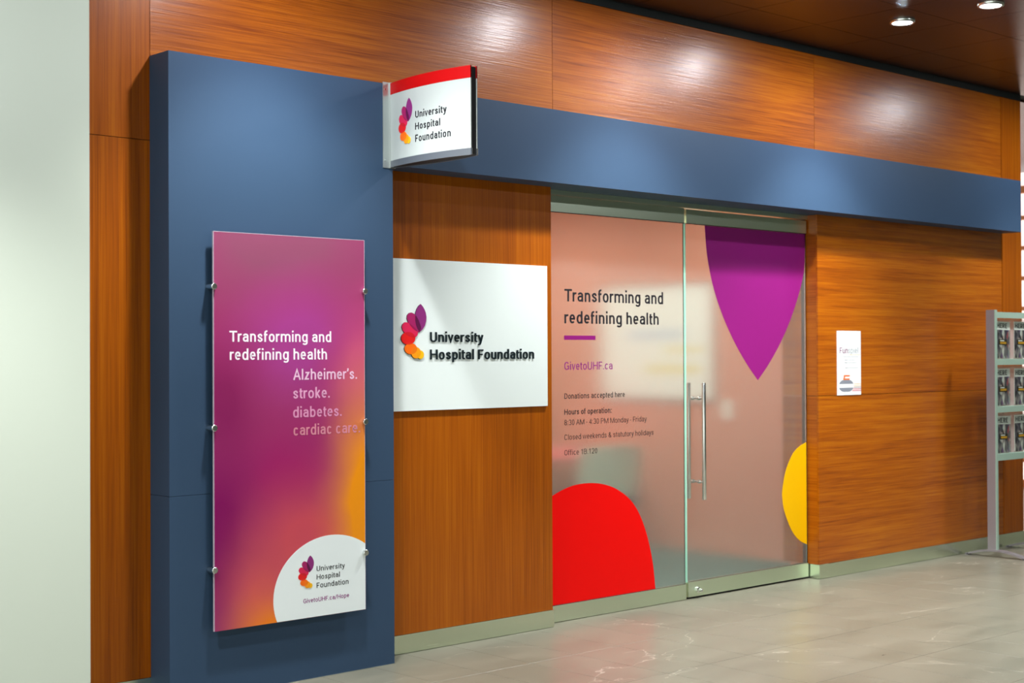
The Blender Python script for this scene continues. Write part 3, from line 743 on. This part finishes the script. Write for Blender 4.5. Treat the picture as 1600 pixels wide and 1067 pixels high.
# mirrored copy of the print on the far face
def wrap2(p):
    t = (p.x)/(YS-YE)
    return Vector((fx(t, 1)-p.y, YS-p.x, p.z))
for s_, a_, b_, z_ in (('University', .30, .075, 2.6305), ('Hospital', .30, .117, 2.574), ('Foundation', .30, .05, 2.516)):
    text('lettering', s_, a_, b_, z_, z_+.033, -.0001, M['ink'], fr_, .004, .0005, wrap2)

# ------------------------------------------------------------------ curling flyer
fy = empty('event_flyer', (8.55, 0, 1.44), label='small white curling event flyer taped beside the glass door', cat='flyer')
M['paper'] = mat('paper', s2l(236, 238, 238), .6)
FX0, FX1, FZ0, FZ1, FYY = 8.413, 8.693, 1.221, 1.659, -.0035
sh = box('paper_sheet', FX0, FX1, FYY, -.0008, FZ0, FZ1, M['paper'], fy)
M['funpurple'] = mat('funpurple', s2l(110, 30, 90), .6); M['fungrey'] = mat('fungrey', s2l(150, 160, 168), .6)
M['stone'] = mat('stone', s2l(134, 138, 150), .6); M['orange_ink'] = mat('orange_ink', s2l(232, 110, 40), .6)
M['pink_ink'] = mat('pink_ink', s2l(232, 140, 140), .6); M['yellow_ink'] = mat('yellow_ink', s2l(236, 190, 60), .6); M['peach_ink'] = mat('peach_ink', s2l(244, 196, 150), .6); M['red_ink'] = mat('red_ink', s2l(206, 60, 90), .6)
text('lettering', 'Fun', 8.443, 8.539, 1.506, 1.545, FYY, M['funpurple'], sh, .015, .0004)
text('lettering', 'spiel', 8.543, 8.662, 1.506, 1.545, FYY, M['fungrey'], sh, 0, .0004)
def strip2(name, x0, x1, z0, z1, m): return box(name, x0, x1, FYY-.0004, FYY, z0, z1, m, sh)
strip2('underline', 8.545, 8.690, 1.4945, 1.4965, M['yellow_ink'])
for i, (a, b, z) in enumerate(((8.50, 8.534, 1.457), (8.50, 8.532, 1.439), (8.505, 8.533, 1.404))):
    strip2('print_line', a, b, z, z+.004, M['stone']); strip2('print_line', 8.538, 8.62+.02*i, z, z+.0025, M['fungrey'])
strip2('print_line', 8.446, 8.56, 1.557, 1.5595, M['fungrey']); strip2('print_line', 8.446, 8.665, 1.480, 1.4822, M['fungrey'])
def fpoly(name, pts, m, lab=None):
    bm = bmesh.new(); prism(bm, pts, FYY-.0004, FYY); o = finish(name, bm, m, sh)
    if lab: o['label'] = lab
cx0, cx1 = 8.432, 8.604; cm_ = (cx0+cx1)/2; hw = (cx1-cx0)/2
fpoly('curling_stone_print', [(cx0+.002, 1.297), (cx0+.014, 1.311), (cx0+.032, 1.3205), (cx0+.05, 1.324), (cx1-.05, 1.324), (cx1-.032, 1.3205), (cx1-.014, 1.311), (cx1-.002, 1.297)], M['stone'], 'upper half of the grey curling stone')
fpoly('curling_stone_print', [(cx0+.002, 1.271), (cx1-.002, 1.271), (cx1-.014, 1.257), (cx1-.034, 1.247), (cx1-.055, 1.2435), (cx0+.055, 1.2435), (cx0+.034, 1.247), (cx0+.014, 1.257)], M['stone'], 'lower half of the grey curling stone')
fpoly('handle_print', [(8.482, 1.3245), (8.492, 1.357), (8.560, 1.357), (8.560, 1.347), (8.505, 1.347), (8.500, 1.334), (8.558, 1.334), (8.556, 1.3245)], M['orange_ink'], 'orange handle of the stone')
for i, (m, z, xs) in enumerate((('peach_ink', 1.2935, 8.606), ('peach_ink', 1.281, 8.604), ('pink_ink', 1.270, 8.602), ('red_ink', 1.2585, 8.596), ('red_ink', 1.247, 8.586))):
    fpoly('trail_print', [(xs, z), (8.6925, z), (8.6925, z+.0045), (xs+.004, z+.0045)], M[m])
fpoly('trail_print', [(8.602, 1.2635), (8.6925, 1.2635), (8.6925, 1.2755), (8.604, 1.2755)], M['paper'])

# ------------------------------------------------------------------ magazine rack
rk = empty('magazine_rack', (10.05, -.27, 0), label='silver freestanding magazine rack before the wood wall', cat='rack')
M['post'] = mat('post', s2l(156, 150, 156), .4, .5)
RX0, RX1 = 10.0, 10.60
for x in (RX0, RX1):
    box('post', x, x+.028, -.278, -.212, .045, 1.822, M['post'], rk, bevel=.002)
    tag(box('post_edge', x+.002, x+.032, -.284, -.2785, .045, 1.822, M['shelf_green'], rk, bevel=.001), label='pale front strip of the post')
    bm = bmesh.new(); pts = []
    for i in range(17):
        t = i/16; y = -.045-.46*t; z = .012+.044*math.sin(math.pi*t)**.8
        pts.append((y, z))
    n_ = len(pts); tops = []; bots = []
    for (y, z), k in zip(pts, range(n_)):
        zb_ = max(.0005, z-.014)
        w_ = .034
        tops.append((bm.verts.new((x-.012, y, z)), bm.verts.new((x+w_, y, z)))); bots.append((bm.verts.new((x-.012, y, zb_)), bm.verts.new((x+w_, y, zb_))))
    for k in range(n_-1):
        a, b, c, d = tops[k], tops[k+1], bots[k], bots[k+1]
        bm.faces.new((a[0], a[1], b[1], b[0])); bm.faces.new((c[0], d[0], d[1], c[1])); bm.faces.new((a[0], b[0], d[0], c[0])); bm.faces.new((a[1], c[1], d[1], b[1]))
    bm.faces.new((tops[0][0], bots[0][0], bots[0][1], tops[0][1])); bm.faces.new((tops[-1][0], tops[-1][1], bots[-1][1], bots[-1][0]))
    for dy in (-.045, -.505):
        bx(bm, x-.012, x+.034, dy-.012, dy+.012, 0.0, .013)
    finish('foot', bm, M['post'], rk, smooth=True)
for z0, z1 in ((1.762, 1.806), (1.414, 1.458), (1.062, 1.106), (.708, .755)):
    box('shelf_rail', RX0+.032, RX1, -.284, -.262, z0, z1, M['shelf_green'], rk, bevel=.002)
for k, zf in enumerate((1.458, 1.106, .755)):
    box('pocket_back', RX0+.032, RX1-.002, -.250, -.247, zf-.004, zf+.300, M['acrylic'], rk)
    bk = box('pocket_floor', RX0+.032, RX1-.002, -.276, -.246, zf-.004, zf+.002, M['shelf_green'], rk)
# magazines
def cover_mat():
    m = mat('magazine_cover', (.5, .5, .5), .35); b = m.node_tree.nodes['Principled BSDF']
    tc = N(m, 'ShaderNodeTexCoord'); oi = N(m, 'ShaderNodeObjectInfo')
    v = N(m, 'ShaderNodeTexVoronoi'); v.inputs['Scale'].default_value = 1
    L(m, mapping(m, tc.outputs['Object'], (46, 1, 20), (3, 0, 2)).outputs[0], v.inputs['Vector'])
    n = N(m, 'ShaderNodeTexNoise'); n.inputs['Scale'].default_value = 1; n.inputs['Detail'].default_value = 3
    L(m, mapping(m, tc.outputs['Object'], (60, 1, 30)).outputs[0], n.inputs['Vector'])
    sp = N(m, 'ShaderNodeSeparateColor'); L(m, v.outputs['Color'], sp.inputs[0])
    r = ramp(m, sp.outputs[0], [(.0, s2l(30, 30, 36)), (.3, s2l(62, 62, 70)), (.5, s2l(150, 146, 136)), (.68, s2l(44, 40, 60)), (.82, s2l(188, 200, 186)), (.92, s2l(150, 66, 60)), (1, s2l(60, 60, 110))])
    mx = N(m, 'ShaderNodeMix', data_type='RGBA', blend_type='MULTIPLY'); mx.inputs[0].default_value = .6
    L(m, r.outputs[0], mx.inputs[6]); L(m, n.outputs['Fac'], mx.inputs[7])
    L(m, r.outputs[0], b.inputs['Base Color']); return m
M['cover'] = cover_mat(); M['mag_white'] = mat('mag_white', s2l(214, 224, 214), .35); M['badge_dark'] = mat('badge_dark', s2l(40, 38, 32), .4); M['badge_yellow'] = mat('badge_yellow', s2l(186, 140, 30), .4)
def magazine(first=True):
    # local frame: lower left corner at the origin, cover faces -y
    t = empty('magazine', (0, 0, 0))
    w, h = .205, .272
    box('pages', 0, w, 0, .004, 0, h, M['mag_white'], t, bevel=.0005, seg=1)
    box('cover_photo', .001, w-.001, -.0005, 0, .0, h-.062, M['cover'], t)
    box('masthead', .0, w, -.0005, 0, h-.062, h, M['mag_white'], t)
    text('lettering', 'HERE', .012, .160, h-.050, h-.012, -.0005, M['black'], t, .05, .0004)
    box('badge', .035, .165, -.0010, -.0004, .098, .140, M['badge_dark'], t)
    box('badge_text_bar', .060, .150, -.0014, -.0010, .106, .121, M['badge_yellow'], t)
    box('badge_text_bar', .060, .120, -.0014, -.0010, .126, .133, M['mag_white'], t)
    return t
proto = magazine()
rows_ = ['top', 'middle', 'bottom']
for r_, zf in enumerate((1.460, 1.108, .757)):
    for c_ in range(2):
        if r_ == 0 and c_ == 0: t = proto
        else:
            t = proto.copy(); link(t)
            for ch in proto.children:
                k = ch.copy(); link(k, t); k.matrix_parent_inverse = Matrix.Identity(4)
        t.location = (RX0+.062+c_*.270, -.2550, zf+.007)
        t.rotation_euler = (0, math.radians((1.0, .6, -.4, .8, 1.2, -.5)[r_*2+c_]), 0)
        tag(t, 'black and white magazine in the %s row of the rack, %s' % (rows_[r_], 'next to the near post' if c_ == 0 else 'second from the near post'), 'magazine', 'magazines in the silver rack')

# ------------------------------------------------------------------ furniture inside the office
wh = empty('whiteboard', (8.72, 1.95, 1.6), label='wide whiteboard on the pink office wall, blurred behind glass', cat='whiteboard')
M['board'] = mat('board', s2l(240, 246, 238), .4, spec=.3)
_bb = M['board'].node_tree.nodes['Principled BSDF']; _bb.inputs['Base Color'].default_value = (.92, .97, .9, 1)
box('board_surface', 8.700, 8.718, 1.33, 2.47, 1.17, 2.03, M['board'], wh)
for a in ((8.694, 8.7195, 1.31, 2.49, 1.15, 1.17), (8.694, 8.7195, 1.31, 2.49, 2.03, 2.05), (8.694, 8.7195, 1.31, 1.33, 1.17, 2.03), (8.694, 8.7195, 2.47, 2.49, 1.17, 2.03)):
    box('board_frame', *a, M['alu'], wh)
M['note_y'] = mat('note_y', s2l(238, 226, 150), .6); M['note_b'] = mat('note_b', s2l(206, 220, 232), .6)
for a, m in (((8.698, 8.6999, 1.45, 2.0, 1.36, 1.42), 'note_y'), ((8.698, 8.6999, 1.6, 2.2, 1.62, 1.70), 'note_b'), ((8.698, 8.6999, 1.42, 1.8, 1.52, 1.56), 'note_y')):
    box('taped_strip', *a, M[m], wh)
tag(box('wall_notice', 8.712, 8.7195, 1.16, 1.24, 1.02, 1.16, M['board'], bevel=.001), 'small white notice on the pink office wall behind the pull handle', 'notice')
cb = empty('storage_cabinet', (8.15, 3.6, 0), label='green storage cabinet with a yellow top at the far office wall', cat='cabinet')
M['cab_green'] = mat('cab_green', s2l(150, 178, 140), .6); M['cab_yellow'] = mat('cab_yellow', s2l(240, 196, 90), .5)
box('cabinet_body', 7.75, 8.68, 3.30, 3.85, .0, 1.36, M['cab_green'], cb, bevel=.004)
box('cabinet_top', 7.72, 8.70, 3.27, 3.88, 1.36, 1.50, M['cab_yellow'], cb, bevel=.004)
for k in range(2):
    dr = box('cabinet_door', 7.77+k*.46, 8.21+k*.46, 3.285, 3.2995, .06, 1.33, M['cab_green'], cb, bevel=.002)
    box('handle', 8.17+k*.07, 8.185+k*.07, 3.265, 3.2845, .62, .78, M['chrome'], dr)
# round pink table
tb = empty('round_table', (8.12, 2.52, 0), label='round pink meeting table behind the fixed glass', cat='table')
M['table_pink'] = mat('table_pink', s2l(240, 120, 124), .35)
bm = bmesh.new(); rr = lathe(bm, [(.0, .745), (.53, .745), (.542, .738), (.542, .722), (.53, .716), (.0, .716)], (8.12, 2.52, 0), 48); finish('table_top', bm, M['table_pink'], tb, smooth=True)
bm = bmesh.new(); lathe(bm, [(.03, .716), (.03, .05), (.05, .03)], (8.12, 2.52, 0), 24); finish('pedestal', bm, M['alu'], tb, smooth=True)
bm = bmesh.new(); lathe(bm, [(.0, .035), (.06, .03), (.28, .012), (.28, .0), (.0, .0)], (8.12, 2.52, 0), 32); finish('base_plate', bm, M['alu'], tb, smooth=True)
# chairs
M['chair_green'] = mat('chair_green', s2l(226, 240, 220), .6); M['chair_dark'] = mat('chair_dark', s2l(60, 84, 86), .6)
def chair(loc, rz, label):
    t = empty('office_chair', (0, 0, 0), label=label, cat='chair', group='chairs round the pink office table')
    bm = bmesh.new(); bx(bm, -.24, .24, -.23, .23, .42, .475); finish('seat', bm, M['chair_dark'], t, bevel=.02, seg=3, smooth=True)
    bm = bmesh.new(); rows = []
    for i in range(9):
        u = -1+2*i/8; x = .25*u; yb_ = -.25+.06*u*u*1.0
        rows.append([bm.verts.new((x, yb_-.012, .50)), bm.verts.new((x*1.04, yb_-.06, .86-.03*abs(u)**3)), bm.verts.new((x*1.04, yb_-.035, .86-.03*abs(u)**3)), bm.verts.new((x, yb_+.013, .50))])
    for a, b in zip(rows, rows[1:]):
        for k in range(4): bm.faces.new((a[k], a[(k+1) % 4], b[(k+1) % 4], b[k]))
    bm.faces.new(rows[0][::-1]); bm.faces.new(rows[-1]); finish('backrest', bm, M['chair_green'], t, smooth=True, bevel=.004)
    for sx in (-1, 1):
        bm = bmesh.new(); tube(bm, (sx*.22, .20, .44), (sx*.24, .24, 0), .013, 12); finish('leg', bm, M['alu'], t, smooth=True)
        bm = bmesh.new(); tube(bm, (sx*.22, -.20, .44), (sx*.24, -.26, 0), .013, 12); finish('leg', bm, M['alu'], t, smooth=True)
        bm = bmesh.new(); tube(bm, (sx*.22, -.20, .44), (sx*.20, -.262, .56), .011, 12); finish('back_bracket', bm, M['alu'], t, smooth=True)
    t.location = loc; t.rotation_euler = (0, 0, rz)
    return t
chair((7.70, 1.62, 0), math.radians(-12), 'green backed office chair nearest the glass, before the pink table')
chair((7.12, 2.75, 0), math.radians(-85), 'green backed office chair at the side of the pink table behind the red vinyl arch')
